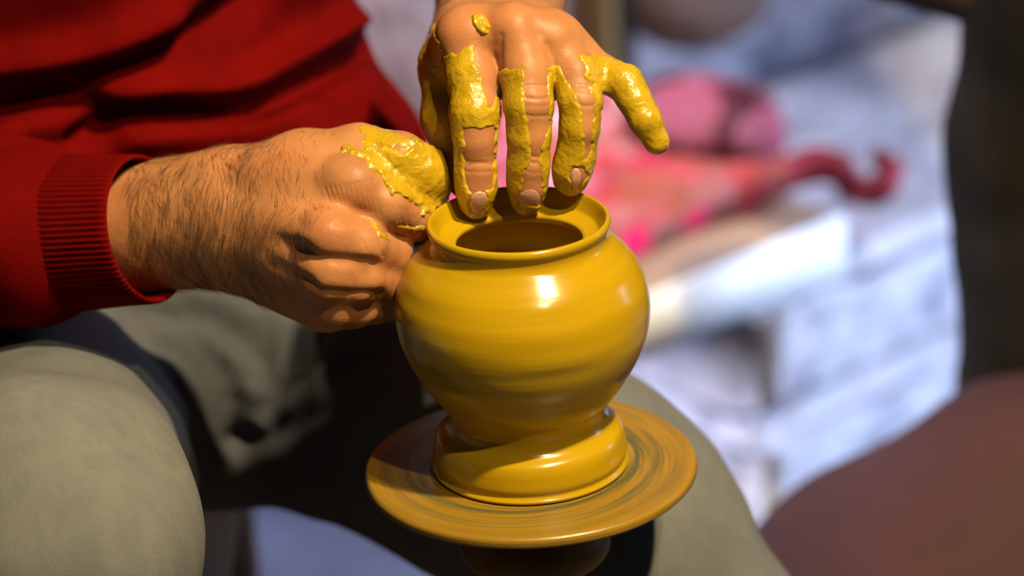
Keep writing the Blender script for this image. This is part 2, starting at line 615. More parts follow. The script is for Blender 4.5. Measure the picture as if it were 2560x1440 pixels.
# ------------------------------------------------------------------ the setting
def box_mesh(name, o, ax, ay, az, mat, parent=None, bevel=0.004, rough=0.0, seg=1, taper=None):
    """box from corner o along three world vectors, chamfered, optionally roughened"""
    bm = bmesh.new()
    bmesh.ops.create_cube(bm, size=1.0)
    if seg > 1:
        bmesh.ops.subdivide_edges(bm, edges=bm.edges[:], cuts=seg, use_grid_fill=True)
    o, ax, ay, az = (np.asarray(v, float) for v in (o, ax, ay, az))
    for v in bm.verts:
        c = np.array(v.co) + 0.5
        p = o + ax * c[0] + ay * c[1] + az * (c[2] if taper is None else c[2] * (1 - taper * c[0]) + taper * c[0])
        v.co = p
    if bevel:
        bmesh.ops.bevel(bm, geom=[e for e in bm.edges if e.is_boundary or e.calc_face_angle(0) > 0.6], offset=bevel, segments=2, affect='EDGES')
    if rough:
        bm.normal_update()
        for v in bm.verts:
            p = np.array(v.co)[None]
            v.co += Vector(v.normal) * float(fbm(p, 14, 2, 3)[0]) * rough
    ctr = sum((v.co for v in bm.verts), Vector()) / len(bm.verts)
    for v in bm.verts:
        v.co -= ctr
    me = bpy.data.meshes.new(name)
    bm.to_mesh(me); bm.free()
    me.polygons.foreach_set('use_smooth', np.ones(len(me.polygons), bool))
    me.materials.append(mat)
    ob = bpy.data.objects.new(name, me)
    ob.location = ctr
    COL.objects.link(ob)
    if parent:
        ob.parent = parent
        ob.matrix_parent_inverse = parent.matrix_world.inverted()
    return ob

Zv = np.array([0, 0, 1.0])
fl = box_mesh('floor', (-2.2, -2.2, -0.06), (5.6, 0, 0), (0, 5.0, 0), (0, 0, 0.06), MAT['floor'], bevel=0)
tag(fl, 'worn pale stone floor', kind='structure')

# masonry bench corner, its courses and the board on it
C0 = G(1862, 1392, 0.0)
def z_at(xy, py):
    lo, hi = -0.2, 1.2
    for _ in range(50):
        m = (lo + hi) / 2
        if project(np.array([xy[0], xy[1], m]))[1] > py:
            lo = m
        else:
            hi = m
    return lo
ZC = z_at(C0, 1095)            # joint between the two courses
ZB = z_at(C0, 785)             # underside of the board
D1 = G(2450, 822, ZC) - G(1870, 1092, ZC); D1[2] = 0; D1 /= np.linalg.norm(D1)
D2 = np.array([-D1[1], D1[0], 0])
bench = thing('stone_bench', tuple(C0))
tag(bench, 'low whitewashed stone bench of two block courses under a pale board', 'bench')
lens_ = [0.46, 0.52, 0.6]
for lvl, (z0, z1) in enumerate(((0.0, ZC - 0.006), (ZC + 0.006, ZB))):
    t0 = 0.0
    ls = lens_ if lvl == 0 else [0.62, 0.44, 0.52]
    for L in ls:
        box_mesh('stone_block', C0 + D1 * (t0 + 0.003) + Zv * z0 + D2 * (0.0 if lvl else -0.004), D1 * (L - 0.006), D2 * 0.34, Zv * (z1 - z0),
                 MAT['plaster2'], bench, 0.010, 0.004, 9)
        t0 += L
# mortar core behind the joints
box_mesh('mortar_core', C0 + D1 * 0.03 + D2 * 0.03, D1 * 1.5, D2 * 0.32, Zv * (ZB - 0.006), MAT['brown'], bench, 0.004)

def along(px, py, z):
    d = G(px, py, z) - C0
    return d @ D1, d @ D2
ZT = z_at(C0 - D2 * 0.02, 662)  # top of the board
a0, b0 = along(1620, 742, ZT); a1, b1 = along(2142, 548, ZT)
bb = (b0 + b1) / 2
board_t = thing('bench_board', tuple(C0 + D1 * a0 + Zv * ZB))
board = box_mesh('plank', C0 + D1 * (a0 - 0.03) + D2 * (bb + 0.0115) + Zv * (ZB + 0.001), D1 * (a1 - a0 + 0.03), D2 * 0.325, Zv * (ZT - ZB), MAT['board'], None, 0.004, 0.001, 5)
board.parent = board_t
board.matrix_parent_inverse = board_t.matrix_world.inverted()
box_mesh('overlit_edge', C0 + D1 * (a0 - 0.03) + D2 * (bb + 0.004) + Zv * (ZB - 0.002), D1 * (a1 - a0 + 0.032), D2 * 0.0068, Zv * (ZT - ZB + 0.003), MAT['white'], board_t, 0.003)  # added white strip stands in for window glare on the front face
tag(board_t, 'thick pale wooden board with front edge whitened to show window glare, lying on the stone bench', 'board')
wall_b = box_mesh('wall_back', C0 + D1 * -0.20 + D2 * 0.345, D1 * 2.2, D2 * 0.12, Zv * 2.4, MAT['plaster'], None, 0.0, 0.0, 1)
tag(wall_b, 'whitewashed rough plaster wall', kind='structure')
wl = box_mesh('wall_left', (-2.2, 2.35, 0), (3.0, 0, 0), (0, 0.12, 0), (0, 0, 2.4), MAT['plaster'], None, 0.0)
tag(wl, 'pale plaster wall at the far end of the room', kind='structure')

# cloths on the board
def cloth_field(name, h, prims, mat, label, cat, k=0.03, noise=(18, 0.008)):
    lo = np.min([prim_box(p)[0] for p in prims], 0) - 0.03
    hi = np.max([prim_box(p)[1] for p in prims], 0) + 0.03
    f = Field(lo, hi, h, 0.2)
    f.add(prims, k, k, 0.08)
    P, Fq = f.mesh(None, 3)
    N = vnormals(P, Fq)
    P = P + N * (fbm(P * [0.6, 1.2, 1], noise[0], 3, 5) * noise[1])[:, None]
    W = P[:, :1] * D1 + P[:, 1:2] * D2 + (P[:, 2:] - ZT) * Zv
    W[:, 2] = np.maximum(W[:, 2], 0.001)
    o = link_mesh(name, W, Fq, mat)
    o.location = C0 + Zv * ZT
    return tag(o, label, cat)

def L3(px, py, z):
    a, b = along(px, py, z); return np.array([a, b, z])
aL, bL = along(1600, 655, ZT); aR, bR = along(2030, 490, ZT)
bq = (bL + bR) / 2 + 0.012
prims = []
for k in range(9):                    # folded quilt: flattened rolls side by side
    b = bq + 0.008 + k * 0.030
    prims.append(cap((aL - 0.05, b, ZT + 0.019), (aR - 0.012 - 0.004 * k, b, ZT + 0.017), 0.0195))
prims += [cap(L3(1430, 500, ZT + .045), L3(1930, 445, ZT + .036), 0.020, 0.012), cap(L3(1400, 430, ZT + .05), L3(1900, 405, ZT + .042), 0.024, 0.015),
          cap(L3(1330, 360, ZT + .05), L3(1640, 330, ZT + .05), 0.026, 0.022), cap(L3(1290, 300, ZT + .04), L3(1500, 270, ZT + .045), 0.022, 0.022)]
cloth_field('floral_quilt', 0.005, prims, m_floral('floral_print', 30, 1, [(0.36, 0.02, 0.035), (0.46, 0.32, 0.33), (0.28, 0.05, 0.025), (0.13, 0.10, 0.04), (0.38, 0.08, 0.11), (0.32, 0.015, 0.05), (0.05, 0.05, 0.04)], hem=(bq, 0.060)),
            'folded red and pink floral quilt with dark leaf print on the pale bench board', 'quilt', 0.022, (20, 0.007))
cloth_field('magenta_cushion', 0.005,
            [ell(L3(1755, 292, ZT + .070), (0.056, 0.050, 0.026)), ell(L3(1850, 340, ZT + .058), (0.036, 0.034, 0.020)), cap(L3(1660, 260, ZT + .075), L3(1905, 370, ZT + .055), 0.010)], MAT['magenta'],
            'dark magenta printed cushion heaped on top of the floral quilt', 'cushion', 0.03, (24, 0.005))
pts = [L3(1955, 440, ZT + .03), L3(2040, 408, ZT + .035), L3(2100, 430, ZT + .03), L3(2120, 470, ZT + .02), L3(2165, 487, ZT + .018), L3(2215, 465, ZT + .025), L3(2228, 420, ZT + .032), L3(2200, 388, ZT + .036)]
cloth_field('cloth_tie', 0.0035, chain(pts, [0.013, 0.012, 0.011, 0.009, 0.0085, 0.009, 0.0095, 0.008]), MAT['red'],
            'dark red twisted cloth tie curling off the end of the quilt', 'cloth', 0.01, (40, 0.0025))

# maroon floor cushion, timber post, dark bundle, door post
def blob(name, prims, k, h, mat, label, cat, noise=(6, 0.01), clampz=True):
    lo = np.min([prim_box(p)[0] for p in prims], 0) - 0.06
    hi = np.max([prim_box(p)[1] for p in prims], 0) + 0.06
    f = Field(lo, hi, h, 0.3)
    f.add(prims, k, k, 0.1)
    P, Fq = f.mesh(None, 2)
    P = P + vnormals(P, Fq) * (fbm(P, noise[0], 3, 9) * noise[1])[:, None]
    if clampz:
        P[:, 2] = np.maximum(P[:, 2], 0.001)
    c = P.mean(0); c[2] = P[:, 2].min()
    o = link_mesh(name, P - c, Fq, mat)
    o.location = c
    return tag(o, label, cat)

w_ = lambda px, py, w: v2w(V(px, py, w))
blob('floor_cushion', [ell(w_(2400, 1630, -560), (0.12, 0.12, 0.10)), ell(w_(2690, 1400, -560), (0.12, 0.12, 0.12)), ell(w_(2200, 1640, -560), (0.10, 0.10, 0.07))], 0.08, 0.012, MAT['maroon'],
     'dark maroon cloth bundle slumped on the floor before the bench', 'bundle')
pb = w_(2580, 620, -560); 
post = blob('timber_post', [cap((pb[0], pb[1], 0.03), (pb[0] + 0.01, pb[1] + 0.02, 1.9), 0.045, 0.05), cap((pb[0] + 0.05, pb[1] - 0.02, 0.03), (pb[0] + 0.06, pb[1], 1.9), 0.05)], 0.03, 0.012, MAT['post'],
            'dark weathered timber post standing at the right edge', 'post', (9, 0.016))
bp = w_(2450, -30, -520)
beam = blob('timber_beam', [cap(w_(2200, -165, -520), w_(2800, 10, -500), 0.040)], 0.02, 0.010, MAT['rail'],
            'brown timber rail in the upper right corner', 'beam', (12, 0.004), False)
def wall_pt(px, py, b):
    d = v2w(V(px, py, 0)) - CAMPOS
    return CAMPOS + d * (((C0 + D2 * b - CAMPOS) @ D2) / (d @ D2))
blob('dark_bundle', [ell(wall_pt(1770, 0, 0.30), (0.058, 0.045, 0.030)), ell(wall_pt(1680, 20, 0.31), (0.035, 0.035, 0.022))], 0.03, 0.010, m_plain('umber_cloth', (0.045, 0.022, 0.013), (0.075, 0.040, 0.024), 14),
     'dark brown bundle against the wall above the floral quilt', 'bundle', (14, 0.006), False)
ta = [t for t in np.linspace(-0.3, 1.5, 2000) if project(C0 + D1 * t + D2 * 0.31 + Zv * 0.3)[0] > 1488][0]
dp = thing('door_post', tuple(C0 + D1 * ta + D2 * 0.32 + Zv * (ZT + 0.003)))
box_mesh('post_face', C0 + D1 * ta + D2 * 0.303 + Zv * (ZT + 0.003), D1 * 0.020, D2 * 0.04, Zv * 1.6, MAT['ochre'], dp, 0.003)
box_mesh('post_side', C0 + D1 * (ta + 0.0205) + D2 * 0.306 + Zv * (ZT + 0.003), D1 * 0.022, D2 * 0.037, Zv * 1.6, MAT['post'], dp, 0.003)
tag(dp, 'narrow ochre and dark timber door post behind the upper hand', 'post')

# ------------------------------------------------------------------ wheel and pot
def lathe(name, prof, mat, z0, parent=None, n=160, wob=0.0, seed=0, close=True):
    prof = np.asarray(prof, float) / 1000
    m = len(prof)
    th = np.linspace(0, 2 * np.pi, n, endpoint=False)
    ct, st = np.cos(th), np.sin(th)
    Pv = np.stack([prof[:, 0][:, None] * ct, prof[:, 0][:, None] * st, np.repeat(prof[:, 1][:, None], n, 1)], -1)
    if wob:
        q = Pv.reshape(-1, 3)
        d = vnoise(q * [1, 1, 5.5], 28, seed) * wob
        rad = np.stack([ct, st, 0 * ct], 1)
        Pv = (q + np.tile(rad, (m, 1)) * d[:, None]).reshape(m, n, 3)
    i = np.arange(m - 1)[:, None]; j = np.arange(n)[None]
    jn = (j + 1) % n
    Fq = np.stack([i * n + j, i * n + jn, (i + 1) * n + jn, (i + 1) * n + j], -1).reshape(-1, 4)
    o = link_mesh(name, Pv.reshape(-1, 3), Fq, mat)
    o.location = (0, 0, z0)
    if parent:
        o.parent = parent
        o.matrix_parent_inverse = parent.matrix_world.inverted()
    return o

def spline(pts, sub=6):
    p = np.asarray(pts, float)
    p = np.vstack([2 * p[0] - p[1], p, 2 * p[-1] - p[-2]])
    out = []
    for i in range(1, len(p) - 2):
        for t in np.linspace(0, 1, sub, endpoint=False):
            a, b, c, d = p[i - 1:i + 3]
            out.append(0.5 * (2 * b + (c - a) * t + (2 * a - 5 * b + 4 * c - d) * t * t + (3 * b - a - 3 * c + d) * t ** 3))
    out.append(p[-2])
    return np.array(out)

wheel = thing('potter_wheel', (0, 0, 0))
tag(wheel, "round clay-stained potter's wheel head on a wooden hub under the pot", 'wheel')
dsc = lathe('wheel_head', spline([(0.01, 0), (44.0, 0.0), (46.4, -0.9), (47.2, 0.1), (60, 0.15), (74.2, -0.05), (76.4, -0.5), (77.2, -1.7), (77.3, -3.2), (76.9, -4.8), (74.5, -6.2), (66, -8.4), (40, -9.5), (0.01, -9.5)], 5),
            MAT['disc'], DISC_Z, wheel, 192, 0.0004, 4)
lathe('hub', spline([(17.6, -9.0), (18.3, -14), (18.6, -20), (17.8, -24), (15.5, -26.5), (13.5, -27.5)], 4), MAT['hub'], DISC_Z, wheel, 64, 0.0011, 5)
lathe('collar', spline([(13.5, -27.0), (24, -28.5), (32, -31.5), (35, -37), (33.5, -46), (26, -53), (20, -60)], 4), MAT['hub'], DISC_Z, wheel, 64, 0.0012, 6)
lathe('shaft', [(20, -56), (20, -430)], MAT['hub'], DISC_Z, wheel, 32)
lathe('flywheel', [(0.01, -390), (180, -392), (184, -400), (184, -440), (180, -448), (0.01, -450)], MAT['hub'], DISC_Z, wheel, 64)
lathe('pivot_block', [(45, -450), (50, -455), (55, -499), (0.01, -499)], MAT['hub'], DISC_Z, wheel, 32)

outer = [(45.3, 0.3), (45.6, 1.3), (44.9, 2.3), (44.3, 3.6), (45.0, 6.5), (44.6, 10.5), (43.7, 14.4), (42.1, 17.6), (38.4, 20.2), (36.4, 22.8), (35.5, 26.0),
         (36.1, 28.8), (37.6, 31.8), (40.3, 35.4), (43.9, 40.4), (48.1, 46.5), (51.6, 52.5), (54.4, 58.6), (56.4, 64.6), (57.7, 70.6), (58.25, 76.5), (58.0, 82.5), (57.0, 88.4),
         (55.2, 93.3), (52.6, 98.3), (49.6, 102.2), (46.6, 105.3), (43.7, 108.3), (41.6, 110.6), (40.6, 112.6), (40.3, 114.6), (40.6, 116.4), (41.5, 118.0), (41.9, 119.6), (41.5, 121.2), (40.6, 121.9), (39.7, 121.7),
         (38.9, 120.4), (37.6, 117.6), (36.4, 115.3), (35.2, 114.3), (32.0, 113.2), (29.8, 112.6), (28.7, 111.6), (28.9, 110.0), (31, 107.5), (38, 103.5), (46, 96), (51, 86), (52.5, 76), (50.5, 62), (45, 50), (37, 40), (28, 34), (0.01, 33)]
pot = lathe('clay_pot', spline(outer, 5), MAT['pot'], DISC_Z + 0.0005, None, 224, 0.00035, 2)
tag(pot, 'round-bellied wet yellow ochre clay pot with a flared rim on the wheel', 'pot')

# ------------------------------------------------------------------ stool
sc_ = v2w(V(330, 900, -330))
stool = thing('wooden_stool', (sc_[0], sc_[1], 0))
tag(stool, 'dark brown wooden stool under the seated potter', 'stool')
sz = 0.325
box_mesh('seat', (sc_[0] - 0.19, sc_[1] - 0.10, sz - 0.03), (0.235, 0, 0), (0, 0.34, 0), (0, 0, 0.03), MAT['stool'], stool, 0.006)
for dx in (-0.18, -0.005):
    for dy in (-0.085, 0.19):
        box_mesh('leg', (sc_[0] + dx, sc_[1] + dy, 0), (0.045, 0, 0), (0, 0.045, 0), (0, 0, sz - 0.0305), MAT['stool'], stool, 0.004)

# ------------------------------------------------------------------ the potter
Z1 = lambda pts: [(1000 + x / 2.4, y / 2.4) for x, y in pts]
Z2 = lambda pts: [(280 + x / 2.571, 280 + y / 2.571) for x, y in pts]
Z5 = lambda pts: [(1100 + x / 6.4, 380 + y / 6.4) for x, y in pts]
Z4 = lambda pts: [(780 + x / 4.8, 300 + y / 4.8) for x, y in pts]

person = thing('person', tuple(v2w(V(330, 900, -330)) * [1, 1, 0]))
tag(person, 'seated potter in red sweater and faded jeans shaping the pot with clay-covered hands', 'person')

# ---- hand over the mouth of the pot
def upper_hand(f):
    palm = []
    mcp = [V(1166, 96, -8), V(1285, 80, -3), V(1383, 108, -8), V(1440, 152, -14)]
    car = [V(1185, 82, -76), V(1228, 72, -80), V(1275, 74, -80), V(1320, 95, -76)]
    for m, c, r in zip(mcp, car, (12.3, 12.3, 11.6, 10.4)):
        palm.append(cap(m, c, r, 14.5))
    palm += [ell(V(1275, 150, -44), (33, 16, 32)), cap(V(1175, 120, -20), V(1400, 165, -26), 11, 9),
             cap(V(1175, 92, -13), V(1375, 100, -13), 11.5, 11)]
    f.add(palm, 13, 6)
    arm = [cap(V(1192, 58, -90), V(1222, -330, -230), 20, 27), cap(V(1303, 62, -90), V(1350, -330, -230), 19, 26)]
    f.add(arm, 12, 14)
    thumb = chain([V(1165, 95, -64), V(1122, 165, -34), V(1122, 295, -26), V(1150, 400, -24), V(1165, 450, -24)], [17, 13, 11.5, 10, 8.5])
    f.add(thumb, 6, 9)
    f.add(chain([mcp[0], V(1182, 190, -1), V(1187, 283, 4), V(1187, 350, 3), V(1188, 425, -2), V(1190, 470, -5), V(1190, 507, -9)], [12.2, 11.0, 10.2, 8.6, 8.4, 8.0, 7.0]), 5, 2)
    f.add(chain([mcp[1], V(1316, 180, 4), V(1322, 265, 8), V(1323, 340, 6), V(1321, 410, 1), V(1318, 460, -4), V(1317, 500, -9)], [12.2, 11.0, 10.0, 8.7, 8.4, 7.9, 6.9]), 5, 1.5)
    f.add(chain([mcp[2], V(1434, 185, -1), V(1451, 255, 4), V(1449, 320, 3), V(1440, 385, -2), V(1430, 425, -5), V(1425, 450, -8)], [11.4, 9.8, 8.6, 7.9, 7.9, 7.7, 7.0]), 5, 1.2)
    f.add(chain([mcp[3], V(1503, 182, -10), V(1562, 208, -4), V(1587, 250, -2), V(1613, 300, -2), V(1642, 354, -4)], [10.0, 7.9, 7.4, 6.7, 6.4, 5.5]), 4, 6)
    # webs between the fingers
    f.add([cap(V(1240, 165, -12), V(1256, 222, -16), 9, 5)], 4, 7)
    f.add([cap(V(1372, 165, -11), V(1384, 222, -16), 9, 5)], 4, 7)
    f.add([cap(V(1450, 165, -16), V(1480, 200, -20), 8, 5)], 4, 7)
    # knuckle heads
    for m in mcp[:3]:
        f.add([ell(m + [0, 1, 5], (7.5, 8, 7.5))], 4, 11)

HU = Field([-46, 22, -150], [74, 166, 30], 0.7)
upper_hand(HU)

# ---- hand at the side of the pot
def lower_hand(f):
    arm = [cap(V(60, 556, -92), V(560, 466, -32), 20, 17.5), cap(V(60, 640, -90), V(575, 624, -36), 25, 16.0), cap(V(60, 580, -80), V(565, 545, -28), 24, 17)]
    f.add(arm, 16, 10)
    mcp = [V(880, 462, 4), V(822, 592, 16), V(820, 688, 10), V(838, 762, -6)]
    car = [V(585, 470, -34), V(580, 530, -28), V(580, 585, -30), V(585, 630, -38)]
    pal = []
    for m, c, r in zip(mcp, car, (13.0, 11.8, 11.2, 10.0)):
        pal.append(cap(c, m, 16.0, r))
    pal += [ell(V(760, 620, -28), (30, 28, 18)), cap(V(640, 640, -40), V(820, 765, -18), 14, 12)]
    f.add(pal, 10, 12)
    f.add([cap(V(690, 525, -18), V(845, 515, -2), 13, 12)], 4, 12)
    f.add([ell(V(770, 430, -14), (27, 15, 15))], 4, 14)       # muscle between thumb and first finger
    thumb = chain([V(640, 450, -40), V(760, 408, -24), V(895, 384, -14), V(1000, 398, -8), V(1055, 432, -12), V(1082, 462, -18)], [16, 14.5, 12.5, 11.2, 10.6, 9.0])
    f.add(thumb, 7, 8)
    f.add(chain([mcp[0], V(960, 508, 2), V(1040, 546, -14), V(1076, 562, -40), V(1106, 558, -59)], [12.6, 11.2, 9.8, 9.0, 7.5]), 4, 5)
    f.add(chain([mcp[1], V(900, 612, 10), V(975, 634, -14), V(1003, 645, -46), V(1035, 640, -71)], [11.8, 10.8, 9.8, 8.8, 7.6]), 4, 4)
    f.add(chain([mcp[2], V(895, 695, 4), V(965, 706, -18), V(979, 712, -52), V(1014, 700, -78)], [11.2, 10.4, 9.4, 8.4, 7.4]), 4, 4)
    f.add(chain([mcp[3], V(890, 766, -12), V(938, 762, -32), V(965, 760, -60), V(1000, 740, -80)], [9.8, 9.0, 8.2, 7.4, 6.6]), 4, 4)
    for m, s in zip(mcp, (0.6, 1, 1, 0.8)):
        f.add([ell(m + np.array([-1, 3, 3.5]) * s, (9, 7.5, 8))], 4, 9)

HL = Field(V(110, 0, -60) * [1, 0, 0] + [0, -30, -105], [-22, 92, 44], 0.75)
lower_hand(HL)

def creases(P, N, lines):
    x, y = vpix(P)
    front = N[:, 2] > 0.15
    D = np.zeros(len(P))
    for pl, wd, dep in lines:
        d = line_dist(pl, x, y)
        D -= dep * np.exp(-(d / wd) ** 2)
    return P + N * (D * front)[:, None]

def curve(x0, y0, x1, y1, sag):
    t = np.linspace(0, 1, 7)
    return list(zip(x0 + (x1 - x0) * t, y0 + (y1 - y0) * t + sag * 4 * t * (1 - t)))

up_lines = []
for (x0, x1, y, s, d) in [(1172, 1234, 413, -4, .35), (1160, 1236, 404, 2, .3), (1160, 1230, 428, 3, .25), (1322, 1362, 391, 2, .4), (1320, 1360, 404, 4, .4), (1318, 1360, 430, 2, .2),
                          (1313, 1372, 216, -3, .35), (1312, 1374, 243, 4, .5), (1316, 1372, 262, 4, .25), (1316, 1372, 288, 3, .4), (1446, 1490, 212, 3, .35), (1446, 1490, 262, 3, .4), (1448, 1490, 232, 3, .3),
                          (1165, 1236, 300, 3, .4), (1165, 1236, 270, -3, .4)]:
    up_lines.append((curve(x0, y, x1, y, s), 4.2, d))
up_lines += [([(1252, 90), (1250, 130), (1251, 175), (1254, 220)], 9, .7), ([(1368, 110), (1372, 150), (1376, 200)], 8, .6), ([(1330, 45), (1345, 85)], 14, .7), ([(1215, 50), (1235, 110)], 16, .7)]
lo_lines = []
for k in range(11):          # fan of fine creases over the first knuckle
    x = 812 + k * 12
    lo_lines.append((curve(x, 470 - 2 * k, x + 18, 512 + k * 2.5, 3), 3.4, .30))
lo_lines += [([(935, 405), (990, 430), (1050, 450), (1100, 480)], 9, 2.2), ([(845, 560), (905, 560), (960, 590)], 10, .5), ([(760, 560), (800, 540), (850, 520), (900, 535)], 22, 1.3),
             ([(755, 620), (790, 645), (850, 650), (930, 655)], 14, 1.8), ([(760, 700), (800, 730), (870, 735), (950, 735)], 13, 1.6),
             ([(700, 600), (760, 632)], 20, 1.2), ([(690, 665), (770, 705)], 18, 1.0), ([(905, 600), (915, 625)], 4, .3), ([(948, 600), (958, 640)], 5, .4), ([(880, 690), (884, 715)], 5, .3),
             ([(1000, 520), (1006, 560)], 4, .25), ([(1016, 524), (1020, 566)], 4, .25)]

def skin_mesh(f, lines, seed):
    P, Fq = f.mesh(None, 3)
    N = vnormals(P, Fq)
    P = P + N * (fbm(P, 0.08, 2, seed) * 0.28 + vnoise(P, 0.45, seed + 3) * 0.05)[:, None]
    P = creases(P, N, lines)
    return P, Fq

PU, FU = skin_mesh(HU, up_lines, 21)
PL, FL = skin_mesh(HL, lo_lines, 31)
PB = np.concatenate([PU, PL]); FB = np.concatenate([FU, FL + len(PU)])
body = link_mesh('body', v2w(PB) - np.array(person.location), FB, MAT['skin'])
body.location = person.location
body.parent = person
body.matrix_parent_inverse = person.matrix_world.inverted()
tag(body, 'tanned bare forearm and two working hands')

# ---- clay smeared on the skin: a raised shell of its own
def clay_shell(f, pos, neg, name, seed, thick, drips=(), label=None):
    a = f.a
    near = np.argwhere((a < 5.0) & (a > -4.0))
    Q = f.o + near * f.h
    sd = a[near[:, 0], near[:, 1], near[:, 2]]
    g = np.zeros((len(near), 3), np.float32)
    for k in range(3):
        p = near.copy(); m = near.copy()
        p[:, k] = np.minimum(p[:, k] + 1, f.n[k] - 1); m[:, k] = np.maximum(m[:, k] - 1, 0)
        g[:, k] = a[p[:, 0], p[:, 1], p[:, 2]] - a[m[:, 0], m[:, 1], m[:, 2]]
    g /= np.linalg.norm(g, axis=1, keepdims=True) + 1e-9
    S = Q - g * sd[:, None]                   # nearest skin point
    x, y = vpix(S)
    jit = fbm(S, 0.30, 3, seed) * 9.0
    jit2 = fbm(S, 0.30, 3, seed + 5) * 9.0
    m = np.full(len(S), -60.0)
    tm = np.full(len(S), thick)
    for poly, th in pos:
        d = poly_dist(poly, x + jit, y + jit2)
        tm = np.where(d > m, th, tm)
        m = np.maximum(m, d)
    for poly in neg:
        d = poly_dist(poly, x + jit * 0.7, y + jit2 * 0.7)
        m = np.where(g[:, 2] > -0.1, np.minimum(m, -d), m)
    m = m / 5.5
    ridg = 1 - np.abs(fbm(S * [1, 0.7, 1], 0.38, 3, seed + 9))
    relief = 0.16 * fbm(S, 0.16, 2, seed + 2) + 0.5 * (ridg - 0.65)
    t = np.minimum(m * 1.1, tm) + np.where(m > 0, relief * np.minimum(m / 1.2, 1) * np.minimum(tm / 0.9, 1.3), 0)
    t = t + 0.28 * np.exp(-((m - 0.9) / 0.7) ** 2) * np.minimum(tm / 0.8, 1)
    t = np.clip(t, -1.8, 3.0)
    arr = np.where(a <= -4.0, a, np.maximum(a, 3.0)).astype(np.float32)
    arr[near[:, 0], near[:, 1], near[:, 2]] = sd - t
    P, Fq = surface_nets(arr, f.o, f.h, 1)
    sdv = f.sample(P)
    keep = (sdv[Fq] > -0.9).any(1)
    Fq = Fq[keep]
    used = np.unique(Fq)
    mp = np.full(len(P), -1); mp[used] = np.arange(len(used))
    P, Fq = P[used], mp[Fq]
    o = link_mesh(name, v2w(P) - np.array(person.location), Fq, MAT['clay'])
    o.location = person.location
    o.parent = body
    o.matrix_parent_inverse = (person.matrix_world).inverted()
    if label:
        o['label'] = label
    return o

up_pos = [
    (Z1([(120, 190), (200, 130), (235, 250), (250, 330), (280, 430), (320, 600), (340, 900), (345, 1250), (200, 1250), (100, 700), (100, 300)]), 0.35),      # thumb side
    (Z1([(262, 470), (250, 360), (290, 330), (345, 340), (385, 285), (430, 268), (440, 320), (450, 370), (490, 440), (520, 560), (530, 640), (600, 660), (600, 1350), (320, 1350), (290, 700)]), 0.6),
    (Z1([(425, 130), (440, 100), (500, 92), (525, 110), (522, 165), (498, 205), (478, 215), (462, 170)]), 1.3),
    (Z1([(595, 420), (650, 420), (680, 398), (745, 390), (756, 440), (760, 560), (890, 470), (915, 470), (925, 700), (890, 1350), (620, 1350), (625, 700), (600, 560)]), 0.45),
    (Z1([(893, 400), (945, 400), (1000, 470), (1060, 520), (1180, 520), (1210, 600), (1200, 1210), (880, 1240), (880, 1000), (900, 640)]), 0.45),
    (Z1([(1088, 345), (1110, 318), (1160, 330), (1400, 380), (1700, 800), (1660, 980), (1440, 980), (1200, 640), (1185, 560), (1145, 490), (1105, 440), (1110, 400)]), 0.55),
    (Z1([(595, 700), (600, 480), (585, 520), (560, 700), (575, 900)]), 0.5),
]
up_neg = [
    Z1([(388, 765), (470, 775), (565, 760), (562, 1000), (548, 1130), (500, 1140), (430, 1160), (398, 1120), (385, 1000)]),
    Z1([(415, 1165), (465, 1135), (515, 1150), (505, 1230), (476, 1290), (440, 1285), (415, 1225)]),
    Z1([(765, 380), (885, 420), (893, 560), (898, 700), (868, 860), (846, 900), (838, 1000), (850, 1130), (745, 1140), (722, 1120), (770, 1000), (792, 930), (770, 790), (748, 640), (740, 540)]),
    Z1([(704, 1190), (720, 1140), (780, 1120), (838, 1140), (852, 1180), (840, 1228), (780, 1226), (715, 1230)]),
    Z1([(960, 410), (1090, 420), (1120, 500), (1160, 580), (1165, 660), (1150, 780), (1150, 880), (1130, 960), (1105, 960), (1100, 860), (1095, 740), (1080, 640), (1050, 560), (1000, 480)]),
    Z1([(1022, 1040), (1040, 1000), (1080, 995), (1115, 1010), (1118, 1070), (1090, 1100), (1055, 1152), (1025, 1135)]),
]
clay_shell(HU, up_pos, up_neg, 'smeared_clay', 41, 0.8, label='wet yellow clay coating the fingers of the upper hand')

lo_pos = [
    (Z4([(345, 345), (380, 310), (470, 325), (560, 360), (640, 330), (900, 340), (1100, 400), (1200, 330), (1180, 200), (1400, 300), (1520, 330), (1600, 560), (1650, 900), (1500, 1080), (1390, 1170), (1340, 1150), (1290, 1060), (1180, 970), (1090, 930), (960, 900), (880, 820), (850, 720), (840, 640), (760, 620), (680, 560), (630, 450), (520, 410), (400, 385)]), 1.05),
    (Z4([(570, 70), (700, 50), (860, 60), (1000, 150), (1200, 240), (1210, 330), (1080, 330), (860, 320), (720, 320), (610, 320), (620, 180)]), 0.30),
    (Z4([(990, 1230), (1100, 1240), (1250, 1290), (1400, 1280), (1400, 1360), (1240, 1350), (1080, 1290)]), 0.5),
    (Z4([(720, 1190), (800, 1290), (900, 1390), (960, 1480), (900, 1450), (800, 1340), (740, 1250)]), 0.5),
]
lo_neg = []
clay_shell(HL, lo_pos, lo_neg, 'smeared_clay', 51, 1.0, label='thick wet yellow clay on the thumb and first finger')

